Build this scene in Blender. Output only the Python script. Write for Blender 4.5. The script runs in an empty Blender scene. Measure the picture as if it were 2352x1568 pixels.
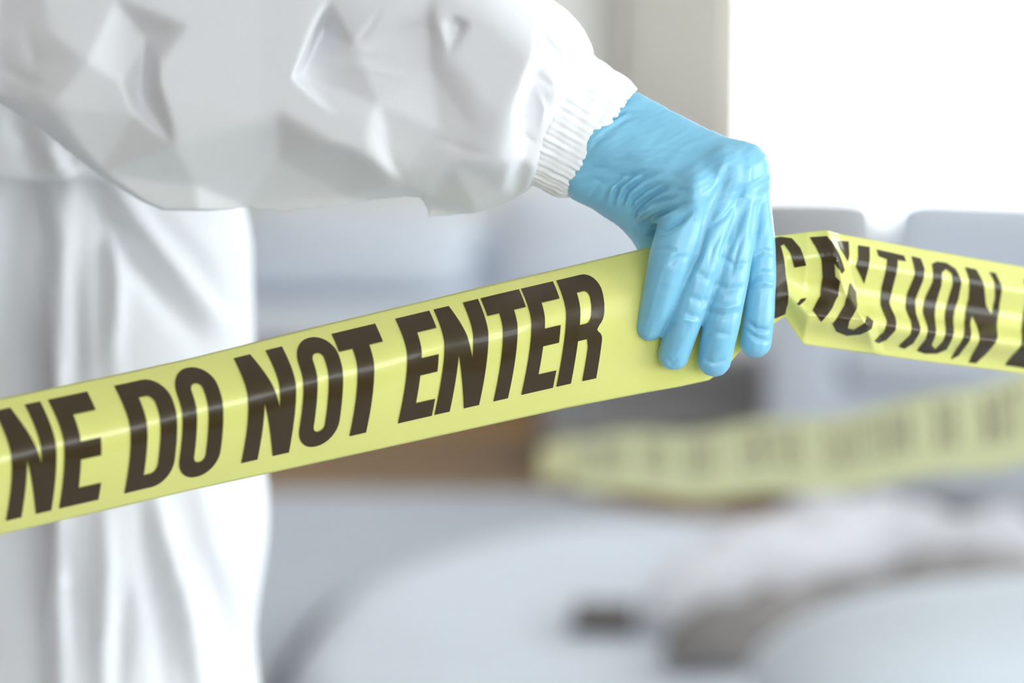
import bpy, bmesh, math, random
import numpy as np
from mathutils import Vector, Matrix, noise
from mathutils.geometry import delaunay_2d_cdt

# ------------------------------------------------------------------ camera, world, exposure
sc = bpy.context.scene
COL = sc.collection
W, H = 2352, 1568
LENS = 85.0
F = W * LENS / 36.0                      # focal length in pixels
TILT = math.radians(8.5)
CAM = np.array((0.0, 0.0, 1.22))
D = 1.262                                # distance of the hand
K = F / D                                # pixels per metre at the hand
FWD = np.array((0, math.cos(TILT), -math.sin(TILT)))
UP = np.array((0, math.sin(TILT), math.cos(TILT)))
RT = np.array((1.0, 0, 0))

cam_d = bpy.data.cameras.new('camera')
cam = bpy.data.objects.new('camera', cam_d)
COL.objects.link(cam)
cam.location = CAM
cam.rotation_euler = (math.pi / 2 - TILT, 0, 0)
cam_d.lens = LENS
cam_d.sensor_width = 36
cam_d.dof.use_dof = True
cam_d.dof.focus_distance = 1.228
cam_d.dof.aperture_fstop = 3.2
sc.camera = cam

world = bpy.data.worlds.new('overcast_sky')
sc.world = world
world.use_nodes = True
bg = world.node_tree.nodes['Background']
bg.inputs[0].default_value = (0.915, 0.957, 1.0, 1)
bg.inputs[1].default_value = 9.5

sc.view_settings.view_transform = 'Standard'
sc.view_settings.look = 'None'
sc.view_settings.gamma = 1
sc.view_settings.use_curve_mapping = False
sc.view_settings.exposure = -0.30
sc.cycles.use_denoising = True
sc.cycles.max_bounces = 10
sc.cycles.diffuse_bounces = 6
sc.cycles.sample_clamp_indirect = 6.0

# room extents (metres)
XL, XR, YF, YB, ZC = -3.3, 3.3, -2.6, 8.4, 2.7
WIN_R = (-1.2, 2.1, 0.35, 2.15)           # y0 y1 z0 z1 on the right wall
WIN_R_FILL = (4.5, 8.1, 0.7, 2.45)  # unseen far window, added to brighten the sofa and back wall
WIN_B = (0.72, 3.1, 0.25, 2.1)          # x0 x1 z0 z1 on the back wall
WIN_F_FILL = (0.3, 2.9, 0.9, 2.4)            # x0 x1 z0 z1 behind the camera; unseen window added for front fill


def portal(name, loc, rot, sx, sy):
    l = bpy.data.lights.new(name, 'AREA')
    l.shape = 'RECTANGLE'
    l.size, l.size_y = sx, sy
    l.cycles.is_portal = True
    o = bpy.data.objects.new(name, l)
    o.location = loc
    o.rotation_euler = rot
    COL.objects.link(o)


HP = math.pi / 2
portal('window_light_right', (XR + .02, (WIN_R[0] + WIN_R[1]) / 2, (WIN_R[2] + WIN_R[3]) / 2), (0, HP, 0), WIN_R[3] - WIN_R[2], WIN_R[1] - WIN_R[0])
portal('fill_portal_far', (XR + .02, (WIN_R_FILL[0] + WIN_R_FILL[1]) / 2, (WIN_R_FILL[2] + WIN_R_FILL[3]) / 2), (0, HP, 0), WIN_R_FILL[3] - WIN_R_FILL[2], WIN_R_FILL[1] - WIN_R_FILL[0])
portal('window_light_back', ((WIN_B[0] + WIN_B[1]) / 2, YB + .02, (WIN_B[2] + WIN_B[3]) / 2), (-HP, 0, 0), WIN_B[1] - WIN_B[0], WIN_B[3] - WIN_B[2])
portal('fill_portal_front', ((WIN_F_FILL[0] + WIN_F_FILL[1]) / 2, YF - .02, (WIN_F_FILL[2] + WIN_F_FILL[3]) / 2), (HP, 0, 0), WIN_F_FILL[1] - WIN_F_FILL[0], WIN_F_FILL[3] - WIN_F_FILL[2])


# ------------------------------------------------------------------ helpers
def at(px, py, d):
    """world point seen at a pixel of the photograph at depth d (metres); arrays welcome"""
    px, py, d = np.broadcast_arrays(np.asarray(px, float), np.asarray(py, float), np.asarray(d, float))
    return (CAM + FWD * d[..., None] + RT * ((px - W / 2) / F * d)[..., None] + UP * ((H / 2 - py) / F * d)[..., None])


def at_z(px, py, z=0.0):
    ray = at(px, py, 1.0) - CAM
    return CAM + ray * ((z - CAM[2]) / ray[..., 2])[..., None]


def project(P):
    q = np.asarray(P) - CAM
    d = q @ FWD
    return W / 2 + (q @ RT) / d * F, H / 2 - (q @ UP) / d * F, d


def tag(o, label=None, cat=None, group=None, kind=None):
    for k, v in (('label', label), ('category', cat), ('group', group), ('kind', kind)):
        if v:
            o[k] = v
    return o


def empty(name, loc, rz=0.0):
    o = bpy.data.objects.new(name, None)
    o.empty_display_size = .1
    o.location = loc
    o.rotation_euler = (0, 0, rz)
    COL.objects.link(o)
    return o


def mesh_obj(name, verts, faces, mat, parent=None, smooth=True, loc=None):
    """verts in world space; the object keeps its origin at loc / its parent's place"""
    verts = np.asarray(verts, float)
    off = np.array(parent_world(parent)) if parent else np.array(loc if loc is not None else (0, 0, 0), float)
    me = bpy.data.meshes.new(name)
    me.from_pydata((verts - off).tolist(), [], faces if isinstance(faces, list) else faces.tolist())
    me.update()
    if smooth:
        me.polygons.foreach_set('use_smooth', [True] * len(me.polygons))
    me.materials.append(mat)
    o = bpy.data.objects.new(name, me)
    COL.objects.link(o)
    if parent:
        o.parent = parent
    else:
        o.location = off
    return o


def parent_world(p):
    v = Vector((0, 0, 0))
    while p:
        v = v + Vector(p.location)
        p = p.parent
    return v


def bm_obj(name, bm, mat, parent=None, smooth=False, loc=(0, 0, 0)):
    """bmesh in the local space of parent / of loc"""
    bmesh.ops.recalc_face_normals(bm, faces=bm.faces)
    me = bpy.data.meshes.new(name)
    bm.to_mesh(me)
    bm.free()
    if smooth:
        me.polygons.foreach_set('use_smooth', [True] * len(me.polygons))
    me.materials.append(mat)
    o = bpy.data.objects.new(name, me)
    COL.objects.link(o)
    if parent:
        o.parent = parent
    else:
        o.location = loc
    return o


def add_box(bm, x0, x1, y0, y1, z0, z1, bev=0.0, seg=2):
    r = bmesh.ops.create_cube(bm, size=1.0)
    vs = r['verts']
    for v in vs:
        v.co = Vector(((x0 + x1) / 2 + v.co.x * (x1 - x0), (y0 + y1) / 2 + v.co.y * (y1 - y0), (z0 + z1) / 2 + v.co.z * (z1 - z0)))
    if bev:
        es = {e for v in vs for e in v.link_edges}
        bmesh.ops.bevel(bm, geom=list(es), offset=bev, segments=seg, affect='EDGES', profile=.6)


def subsurf(o, lv=2):
    m = o.modifiers.new('subdivision', 'SUBSURF')
    m.levels = m.render_levels = lv


# ------------------------------------------------------------------ materials
def material(name, col, rough=.6, spec=.4, bump=None, coat=0.0, sss=0.0, var=0.0, varscale=6.0, sheen=0.0, trans=0.0, metal=0.0):
    m = bpy.data.materials.new(name)
    m.use_nodes = True
    nt = m.node_tree
    b = nt.nodes['Principled BSDF']
    b.inputs['Base Color'].default_value = (*col, 1)
    b.inputs['Roughness'].default_value = rough
    b.inputs['Specular IOR Level'].default_value = spec
    b.inputs['Metallic'].default_value = metal
    b.inputs['Coat Weight'].default_value = coat
    b.inputs['Coat Roughness'].default_value = .08
    if sheen:
        b.inputs['Sheen Weight'].default_value = sheen
    if sss:
        b.inputs['Subsurface Weight'].default_value = sss
        b.inputs['Subsurface Radius'].default_value = (.004, .006, .008)
        b.inputs['Subsurface Scale'].default_value = 1.0
    if var:
        tc = nt.nodes.new('ShaderNodeTexCoord')
        n = nt.nodes.new('ShaderNodeTexNoise')
        n.inputs['Scale'].default_value = varscale
        n.inputs['Detail'].default_value = 4
        nt.links.new(tc.outputs['Object'], n.inputs['Vector'])
        mx = nt.nodes.new('ShaderNodeMix')
        mx.data_type = 'RGBA'
        mx.inputs[6].default_value = (*[c * (1 - var) for c in col], 1)
        mx.inputs[7].default_value = (*[min(1, c * (1 + var)) for c in col], 1)
        nt.links.new(n.outputs['Fac'], mx.inputs[0])
        nt.links.new(mx.outputs[2], b.inputs['Base Color'])
    if bump:
        sc_, st, dist = bump
        tc = nt.nodes.new('ShaderNodeTexCoord')
        n = nt.nodes.new('ShaderNodeTexNoise')
        n.inputs['Scale'].default_value = sc_
        n.inputs['Detail'].default_value = 5
        nt.links.new(tc.outputs['Object'], n.inputs['Vector'])
        bp = nt.nodes.new('ShaderNodeBump')
        bp.inputs['Strength'].default_value = st
        bp.inputs['Distance'].default_value = dist
        nt.links.new(n.outputs['Fac'], bp.inputs['Height'])
        nt.links.new(bp.outputs['Normal'], b.inputs['Normal'])
    return m


def wood_material(name, c0, c1, scale=3.0, rough=.45):
    m = material(name, c0, rough)
    nt = m.node_tree
    b = nt.nodes['Principled BSDF']
    tc = nt.nodes.new('ShaderNodeTexCoord')
    mp = nt.nodes.new('ShaderNodeMapping')
    mp.inputs['Scale'].default_value = (1.2, 14, 14)
    n = nt.nodes.new('ShaderNodeTexNoise')
    n.inputs['Scale'].default_value = scale
    n.inputs['Detail'].default_value = 6
    r = nt.nodes.new('ShaderNodeValToRGB')
    r.color_ramp.elements[0].color = (*c0, 1)
    r.color_ramp.elements[1].color = (*c1, 1)
    r.color_ramp.elements[0].position = .3
    r.color_ramp.elements[1].position = .7
    nt.links.new(tc.outputs['Object'], mp.inputs['Vector'])
    nt.links.new(mp.outputs['Vector'], n.inputs['Vector'])
    nt.links.new(n.outputs['Fac'], r.inputs['Fac'])
    nt.links.new(r.outputs['Color'], b.inputs['Base Color'])
    return m


def glass_material(name):
    m = bpy.data.materials.new(name)
    m.use_nodes = True
    nt = m.node_tree
    nt.nodes.clear()
    out = nt.nodes.new('ShaderNodeOutputMaterial')
    mix = nt.nodes.new('ShaderNodeMixShader')
    t = nt.nodes.new('ShaderNodeBsdfTransparent')
    t.inputs[0].default_value = (.97, .985, .98, 1)
    g = nt.nodes.new('ShaderNodeBsdfGlossy')
    g.inputs['Roughness'].default_value = .02
    mix.inputs[0].default_value = .06
    nt.links.new(t.outputs[0], mix.inputs[1])
    nt.links.new(g.outputs[0], mix.inputs[2])
    nt.links.new(mix.outputs[0], out.inputs[0])
    return m


def tape_material(name, col, rough, back=0.25, coat=.7):
    """thin glossy polythene: diffuse, a little translucency, clear gloss"""
    m = material(name, col, rough, spec=.5, coat=coat)
    nt = m.node_tree
    b = nt.nodes['Principled BSDF']
    b.inputs['Coat Roughness'].default_value = .07
    b.inputs['Coat IOR'].default_value = 1.5
    tc = nt.nodes.new('ShaderNodeTexCoord')
    n = nt.nodes.new('ShaderNodeTexNoise')
    n.inputs['Scale'].default_value = 26
    n.inputs['Detail'].default_value = 3
    bp = nt.nodes.new('ShaderNodeBump')
    bp.inputs['Strength'].default_value = .12
    bp.inputs['Distance'].default_value = .002
    nt.links.new(tc.outputs['Object'], n.inputs['Vector'])
    nt.links.new(n.outputs['Fac'], bp.inputs['Height'])
    nt.links.new(bp.outputs['Normal'], b.inputs['Normal'])
    if back:
        out = nt.nodes['Material Output']
        tr = nt.nodes.new('ShaderNodeBsdfTranslucent')
        tr.inputs[0].default_value = (*col, 1)
        mix = nt.nodes.new('ShaderNodeMixShader')
        mix.inputs[0].default_value = back
        nt.links.new(b.outputs[0], mix.inputs[1])
        nt.links.new(tr.outputs[0], mix.inputs[2])
        nt.links.new(mix.outputs[0], out.inputs[0])
    return m


M_SUIT = material('white_coverall_fabric', (.82, .82, .84), .62, .3, bump=(420, .12, .0006))
M_CUFF = material('white_elastic_cuff', (.88, .88, .89), .75, .2, bump=(600, .2, .0006))
M_GLOVE = material('blue_nitrile', (.215, .53, .72), .34, .55, bump=(240, .10, .0012), sss=.10)
M_TAPE = tape_material('yellow_polythene', (.85, .85, .27), .28)
M_INK = tape_material('dark_print', (.042, .026, .006), .32, back=0.0, coat=.25)
M_INK.node_tree.nodes['Principled BSDF'].inputs['Specular IOR Level'].default_value = .3
M_WALL = material('beige_paint', (.89, .88, .84), .8, .2, bump=(90, .1, .002))
M_WALLW = material('warm_white_paint', (.74, .68, .63), .8, .2, bump=(90, .1, .002))
M_CEIL = material('ceiling_paint', (.86, .86, .85), .85, .2)
M_FRAME = material('white_window_frame', (.85, .86, .87), .4, .4)
M_GLASS = glass_material('window_glass')
M_CURTAIN = material('beige_curtain', (.80, .775, .72), .9, .1, var=.05)
M_SOFA = material('light_grey_upholstery', (.68, .725, .79), .9, .2, bump=(300, .3, .002), var=.05)
M_SOFAD = material('mid_grey_upholstery', (.38, .38, .39), .9, .2, bump=(300, .3, .002), var=.06)
M_RUG = material('pale_blue_rug', (.57, .61, .67), .95, .1, bump=(200, .5, .004), var=.05)
M_QUILT = material('pale_quilt', (.74, .79, .86), .85, .2, var=.03)
M_CLOTH = material('grey_cloth', (.30, .275, .265), .9, .2, var=.25, varscale=14)
M_CASE = material('brown_grey_case', (.13, .11, .105), .55, .4)
M_FLOOR = [wood_material('brown_floor_board', (.24, .125, .035), (.34, .19, .06)),
           wood_material('dark_floor_board', (.19, .10, .03), (.28, .155, .05))]
M_LEG = wood_material('dark_wood_leg', (.07, .045, .03), (.12, .08, .05))


# ------------------------------------------------------------------ iso-surface tools (pixel-sized space at the hand)
def surface_nets(Fv, org, h):
    nx, ny, nz = Fv.shape
    s = Fv < 0
    cnt = np.zeros((nx - 1, ny - 1, nz - 1), np.int8)
    for i in (0, 1):
        for j in (0, 1):
            for k in (0, 1):
                cnt += s[i:nx - 1 + i, j:ny - 1 + j, k:nz - 1 + k]
    act = (cnt > 0) & (cnt < 8)
    idx = np.full(act.shape, -1, np.int64)
    I, J, L = np.nonzero(act)
    idx[I, J, L] = np.arange(len(I))
    acc = np.zeros((len(I), 3))
    num = np.zeros(len(I))
    for ax in range(3):
        o = [a for a in range(3) if a != ax]
        for p in (0, 1):
            for q in (0, 1):
                c0 = [0, 0, 0]
                c0[o[0]], c0[o[1]] = p, q
                c1 = list(c0)
                c1[ax] = 1
                f0 = Fv[I + c0[0], J + c0[1], L + c0[2]]
                f1 = Fv[I + c1[0], J + c1[1], L + c1[2]]
                cr = (f0 < 0) != (f1 < 0)
                t = np.where(cr, f0 / np.where(cr, f0 - f1, 1), 0)
                pt = np.zeros((len(I), 3))
                pt[:, o[0]], pt[:, o[1]], pt[:, ax] = p, q, t
                acc += pt * cr[:, None]
                num += cr
    V = np.stack((I, J, L), 1) + acc / num[:, None]
    V = V * h + np.asarray(org)
    quads = []
    for ax in range(3):
        o = [a for a in range(3) if a != ax]
        sl0 = [slice(1, -1)] * 3
        sl1 = [slice(1, -1)] * 3
        sl0[ax] = slice(0, -1)
        sl1[ax] = slice(1, None)
        a, b = s[tuple(sl0)], s[tuple(sl1)]
        for flip in (False, True):
            m = (a & ~b) if not flip else (~a & b)
            g = list(np.nonzero(m))
            base = [g[0] + 1, g[1] + 1, g[2] + 1]
            base[ax] = g[ax]

            def cell(p, q):
                c = [base[0], base[1], base[2]]
                c[o[0]] = c[o[0]] - p
                c[o[1]] = c[o[1]] - q
                return idx[c[0], c[1], c[2]]
            Q = np.stack((cell(1, 1), cell(0, 1), cell(0, 0), cell(1, 0)), 1)
            if flip != (ax == 1):
                Q = Q[:, ::-1]
            quads.append(Q)
    return V, np.concatenate(quads)


def smooth_mesh(V, Q, n, lam=.5):
    E = np.concatenate((Q[:, [0, 1]], Q[:, [1, 2]], Q[:, [2, 3]], Q[:, [3, 0]]))
    for _ in range(n):
        A = np.zeros_like(V)
        c = np.zeros(len(V))
        for a, b in ((0, 1), (1, 0)):
            for k in range(3):
                A[:, k] += np.bincount(E[:, a], V[E[:, b], k], len(V))
            c += np.bincount(E[:, a], minlength=len(V))
        V = V + lam * (A / np.maximum(c, 1)[:, None] - V)
    return V


def normals(V, Q):
    n = np.cross(V[Q[:, 2]] - V[Q[:, 0]], V[Q[:, 3]] - V[Q[:, 1]])
    N = np.zeros_like(V)
    for c in range(4):
        for k in range(3):
            N[:, k] += np.bincount(Q[:, c], n[:, k], len(V))
    return N / np.maximum(np.linalg.norm(N, axis=1), 1e-9)[:, None]


def stroke_field(x, y, strokes):
    """sum of soft ridges (+) and grooves (-) along polylines"""
    out = np.zeros_like(x)
    for pts, w, amp in strokes:
        pts = np.asarray(pts, float)
        seg = np.linalg.norm(np.diff(pts, axis=0), axis=1)
        cum = np.concatenate(([0], np.cumsum(seg)))
        lo, hi = pts.min(0) - 3 * w, pts.max(0) + 3 * w
        m = np.nonzero((x > lo[0]) & (x < hi[0]) & (y > lo[1]) & (y < hi[1]))[0]
        if not len(m):
            continue
        best = np.full(len(m), 1e9)
        tt = np.zeros(len(m))
        for a, b, c, l in zip(pts[:-1], pts[1:], cum[:-1], seg):
            dx, dy = x[m] - a[0], y[m] - a[1]
            t = np.clip((dx * (b[0] - a[0]) + dy * (b[1] - a[1])) / (l * l), 0, 1)
            d = np.hypot(dx - t * (b[0] - a[0]), dy - t * (b[1] - a[1]))
            u = d < best
            best[u] = d[u]
            tt[u] = (c + t * l)[u]
        tap = np.sin(np.pi * np.clip(tt / cum[-1], 0.02, .98)) ** .6
        out[m] += amp * tap * np.exp(-(best / w) ** 2)
    return out


def smin(a, b, k):
    h = np.clip(.5 + .5 * (b - a) / k, 0, 1)
    return b + (a - b) * h - k * h * (1 - h)


def cone(P, a, b):
    """round cone between a=(x,y,z,r) and b"""
    a, b = np.asarray(a, np.float32), np.asarray(b, np.float32)
    ba = b[:3] - a[:3]
    l2 = float(ba @ ba)
    dx, dy, dz = P[0] - a[0], P[1] - a[1], P[2] - a[2]
    t = np.clip((dx * ba[0] + dy * ba[1] + dz * ba[2]) / l2, 0, 1)
    d = np.sqrt((dx - t * ba[0]) ** 2 + (dy - t * ba[1]) ** 2 + (dz - t * ba[2]) ** 2)
    return d - (a[3] + (b[3] - a[3]) * t)


def grid3(lo, hi, h):
    ax = [np.arange(lo[i], hi[i] + h, h, dtype=np.float32) for i in range(3)]
    return ax, np.meshgrid(*ax, indexing='ij', sparse=True)


def px2w(V):
    return at(V[:, 0], V[:, 1], D + V[:, 2] / K)


# ------------------------------------------------------------------ the room
def quad_wall(name, pts, mat):
    o = mesh_obj(name, pts, [[0, 1, 2, 3]], mat, smooth=False)
    tag(o, kind='structure')
    return o


def wall_with_hole(name, axis, pos, thick, u0, u1, h0, h1, z1, mat, a0, a1, more=()):
    """box wall of the room with one window opening"""
    bm = bmesh.new()
    pieces, at_ = [], a0
    for (p, q, r, s) in [(u0, u1, h0, h1)] + list(more):
        pieces += [(at_, p, 0, z1), (p, q, 0, r), (p, q, s, z1)]
        at_ = q
    for (p, q, r, s) in pieces + [(at_, a1, 0, z1)]:
        lo, hi = min(pos, pos + thick), max(pos, pos + thick)
        if axis == 'x':
            add_box(bm, lo, hi, p, q, r, s)
        else:
            add_box(bm, p, q, lo, hi, r, s)
    return tag(bm_obj(name, bm, mat), kind='structure')


def slab(name, x0, x1, y0, y1, z0, z1, mat):
    bm = bmesh.new()
    add_box(bm, x0, x1, y0, y1, z0, z1)
    return tag(bm_obj(name, bm, mat), kind='structure')


floor = slab('floor', XL, XR, YF, YB, -.12, -.012, M_LEG)
bw, bl = .16, 1.5                       # boards in view are pieces of their own
bm = bmesh.new()
add_box(bm, 0, bl - .004, 0, bw - .004, -.012, 0, .002, 1)
bme = bpy.data.meshes.new('floor_board')
bmesh.ops.recalc_face_normals(bm, faces=bm.faces)
bm.to_mesh(bme)
bm.free()
bme2 = bme.copy()
bme.materials.append(M_FLOOR[0])
bme2.materials.append(M_FLOOR[1])
rnd = random.Random(4)
nrow = int((YB - 3.7) / bw)
for r in range(nrow):
    x = XL - rnd.random() * bl
    while x < XR:
        if x > XL - .01 and x + bl < XR + .01 or True:
            o = bpy.data.objects.new('floor_board', rnd.choice((bme, bme2)))
            x0 = max(x, XL)
            x1 = min(x + bl, XR)
            if x1 - x0 > .1:
                o.scale = ((x1 - x0) / bl, 1, 1)
                o.location = (x0, 3.7 + r * bw, 0)
                COL.objects.link(o)
                o.parent = floor
        x += bl
slab('ceiling', XL, XR, YF, YB, ZC, ZC + .1, M_CEIL)
M_WALLL = material('taupe_paint', (.50, .44, .40), .8, .2, bump=(90, .1, .002))
slab('wall_left', XL - .15, XL, YF, YB, 0, ZC, M_WALLL)
M_WALLR = material('white_paint', (.86, .86, .85), .8, .2, bump=(90, .1, .002))
wall_with_hole('wall_right', 'x', XR, .15, WIN_R[0], WIN_R[1], WIN_R[2], WIN_R[3], ZC, M_WALLR, YF, YB, [WIN_R_FILL])
wall_with_hole('wall_back', 'y', YB, .15, WIN_B[0], WIN_B[1], WIN_B[2], WIN_B[3], ZC, M_WALL, XL, XR)
wall_with_hole('wall_front', 'y', YF, -.15, WIN_F_FILL[0], WIN_F_FILL[1], WIN_F_FILL[2], WIN_F_FILL[3], ZC, M_WALLW, XL, XR)
slab('baseboard_back', XL, XR, YB - .015, YB, 0, .1, M_FRAME)


def window(name, axis, pos, u0, u1, z0, z1, n, fw=.05):
    """outer frame, mullions and one pane per bay"""
    e = empty(name, (0, 0, 0))
    tag(e, kind='structure')

    def box(bm, p, q, r, s, t0, t1):
        if axis == 'x':
            add_box(bm, pos + t0, pos + t1, p, q, r, s)
        else:
            add_box(bm, p, q, pos + t0, pos + t1, r, s)
    bm = bmesh.new()
    for (p, q, r, s) in ((u0, u0 + fw, z0, z1), (u1 - fw, u1, z0, z1), (u0, u1, z0, z0 + fw), (u0, u1, z1 - fw, z1)):
        box(bm, p, q, r, s, .05, .11)
    bm_obj('window_frame', bm, M_FRAME, e)
    st = (u1 - u0) / n
    for i in range(1, n):
        bm = bmesh.new()
        box(bm, u0 + i * st - .015, u0 + i * st + .015, z0 + fw, z1 - fw, .055, .105)
        bm_obj('mullion', bm, M_FRAME, e)
    for i in range(n):
        bm = bmesh.new()
        box(bm, u0 + i * st + .016, u0 + (i + 1) * st - .016, z0 + fw, z1 - fw, .078, .082)
        bm_obj('pane', bm, M_GLASS, e)
    return e


window('window_1', 'y', YB, *WIN_B[:2], *WIN_B[2:], 1, .10)
window('window_2', 'x', XR, *WIN_R[:2], *WIN_R[2:], 4)
window('fill_window_far', 'x', XR, *WIN_R_FILL[:2], *WIN_R_FILL[2:], 3)
window('fill_window_front', 'y', YF - .15, *WIN_F_FILL[:2], *WIN_F_FILL[2:], 3)

# pleated curtain hanging beside the back window
cx0, cx1 = .36, .80
n = 140
vs, fs = [], []
for j in range(2):
    for i in range(n + 1):
        t = i / n
        yy = YB - .10 + .035 * math.sin(t * 2 * math.pi * 6.5) + .008 * math.sin(t * 41)
        vs.append((cx0 + (cx1 - cx0) * t, yy, .04 if j == 0 else 2.5))
for i in range(n):
    fs.append([i, i + 1, n + 2 + i, n + 1 + i])
cur = mesh_obj('curtain', vs, fs, M_CURTAIN, loc=((cx0 + cx1) / 2, YB - .1, .04))
md = cur.modifiers.new('thickness', 'SOLIDIFY')
md.thickness = .004
tag(cur, 'beige pleated curtain hanging at the left of the bright window', 'curtain')


# ------------------------------------------------------------------ background furniture
def cushion_mesh(sx, sy, sz, p=4.0, nu=40, nv=24, sag=.0, seed=0):
    """puffy pillow: superellipsoid with soft dents"""
    def sp(c, e):
        return math.copysign(abs(c) ** e, c)
    e1, e2 = 2 / 2.6, 2 / p
    vs, fs = [], []
    for j in range(nv + 1):
        ph = -HP + math.pi * j / nv
        for i in range(nu):
            th = 2 * math.pi * i / nu
            x = sp(math.cos(ph), e1) * sp(math.cos(th), e2)
            z = sp(math.cos(ph), e1) * sp(math.sin(th), e2)
            y = sp(math.sin(ph), .9)
            nn = noise.noise(Vector((x * 1.3 + seed, y * 1.3, z * 1.3 + seed * 2)))
            k = 1 + .05 * nn
            vs.append((x * sx / 2 * k, y * sy / 2 * k, z * sz / 2 * k - sag * (1 - x * x)))
    for j in range(nv):
        for i in range(nu):
            a, b = j * nu + i, j * nu + (i + 1) % nu
            fs.append([a, b, b + nu, a + nu])
    return vs, fs


def cushion(name, parent, loc, size, mat, rot=(0, 0, 0), seed=0, p=4.0):
    vs, fs = cushion_mesh(*size, seed=seed, p=p)
    me = bpy.data.meshes.new(name)
    me.from_pydata(vs, [], fs)
    me.polygons.foreach_set('use_smooth', [True] * len(me.polygons))
    me.materials.append(mat)
    o = bpy.data.objects.new(name, me)
    COL.objects.link(o)
    o.location = loc
    o.rotation_euler = rot
    if parent:
        o.parent = parent
    return o


def xat(px, y):
    return (px - W / 2) / F * (y / math.cos(TILT)) * 1.0


# sofa against the far wall, seen between the tape and the arm
SY = 6.95
sofa = empty('sofa', (.35, SY, 0))
tag(sofa, 'light grey low sofa with loose back cushions behind the yellow tape', 'sofa')
bm = bmesh.new()
add_box(bm, -1.35, .78, -.02, .86, .06, .15, .03)
bm_obj('base', bm, M_SOFA, sofa)
for i, (a, b) in enumerate(((-1.33, -.28), (-.26, .76))):
    bm = bmesh.new()
    add_box(bm, a, b, -.06, .62, .15, .255, .045, 3)
    bm_obj('seat_cushion', bm, M_SOFA, sofa, smooth=True)
bm = bmesh.new()
add_box(bm, -1.35, .78, .68, .86, .15, .47, .05, 3)
bm_obj('backrest', bm, M_SOFA, sofa, smooth=True)
for a, b in ((-1.50, -1.35), (.82, .97)):
    bm = bmesh.new()
    add_box(bm, a, b, -.04, .86, .06, .40, .05, 3)
    bm_obj('armrest', bm, M_SOFA, sofa, smooth=True)
for sx in (-1.42, .85):
    for sy in (.05, .78):
        bm = bmesh.new()
        bmesh.ops.create_cone(bm, cap_ends=True, segments=12, radius1=.018, radius2=.028, depth=.06)
        bmesh.ops.translate(bm, vec=(sx, sy, .03), verts=bm.verts)
        bm_obj('leg', bm, M_LEG, sofa)


def px_cushion(x0, x1, y0, y1, d, thick, mat, label, seed, lean=-.14, group=None, p=5):
    c = at((x0 + x1) / 2, (y0 + y1) / 2, d)
    s = d / F
    o = cushion('cushion', None, c, ((x1 - x0) * s, thick, (y1 - y0) * s / .97), mat, (lean, 0, 0), seed, p)
    return tag(o, label, 'cushion', group)


px_cushion(500, 1088, 478, 676, 7.42, .17, M_SOFA, 'light grey back cushion on the sofa, behind the word NOT of the tape', 1)
px_cushion(1142, 1640, 425, 676, 7.42, .17, M_SOFA, 'tall light grey cushion on the sofa, just left of and behind the gloved hand', 2)
px_cushion(1675, 2030, 440, 676, 7.36, .17, M_SOFAD, 'dark grey cushion on the sofa, behind the gloved fingers', 3)

# grey ottoman in front of the sofa
c = at_z(1560, 1078)
ott = empty('ottoman', (c[0], c[1], 0), .05)
tag(ott, 'mid grey square ottoman on short dark legs before the sofa', 'ottoman')
bm = bmesh.new()
add_box(bm, -.34, .34, 0, .52, .05, .20, .03, 3)
bm_obj('body', bm, M_SOFAD, ott, smooth=True)
bm = bmesh.new()
add_box(bm, -.345, .345, -.005, .525, .20, .30, .04, 3)
bm_obj('seat_pad', bm, M_SOFAD, ott, smooth=True)
for sx in (-.28, .28):
    for sy in (.06, .46):
        bm = bmesh.new()
        bmesh.ops.create_cone(bm, cap_ends=True, segments=12, radius1=.014, radius2=.02, depth=.05)
        bmesh.ops.translate(bm, vec=(sx, sy, .025), verts=bm.verts)
        bm_obj('leg', bm, M_LEG, ott)

# armchair nearer on the right
ac = empty('armchair', (*at_z(2250, 1210)[:2], 0), math.radians(-24))
tag(ac, 'light grey armchair at the right, behind the blurred strip of tape', 'armchair')
bm = bmesh.new()
add_box(bm, -.40, .42, -.18, .62, .07, .33, .05, 3)
bm_obj('base', bm, M_SOFA, ac, smooth=True)
bm = bmesh.new()
add_box(bm, -.28, .30, -.20, .45, .33, .45, .05, 3)
bm_obj('seat_cushion', bm, M_SOFA, ac, smooth=True)
for a, b in ((-.46, -.28), (.30, .48)):
    bm = bmesh.new()
    add_box(bm, a, b, -.20, .62, .07, .55, .06, 4)
    bm_obj('armrest', bm, M_SOFA, ac, smooth=True)
bm = bmesh.new()
add_box(bm, -.37, .48, .45, .66, .25, .70, .09, 5)
bm_obj('backrest', bm, M_SOFA, ac, smooth=True)
for sx in (-.38, .40):
    for sy in (-.12, .56):
        bm = bmesh.new()
        bmesh.ops.create_cone(bm, cap_ends=True, segments=12, radius1=.016, radius2=.024, depth=.08)
        bmesh.ops.translate(bm, vec=(sx, sy, .04), verts=bm.verts)
        bm_obj('leg', bm, M_LEG, ac)

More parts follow.
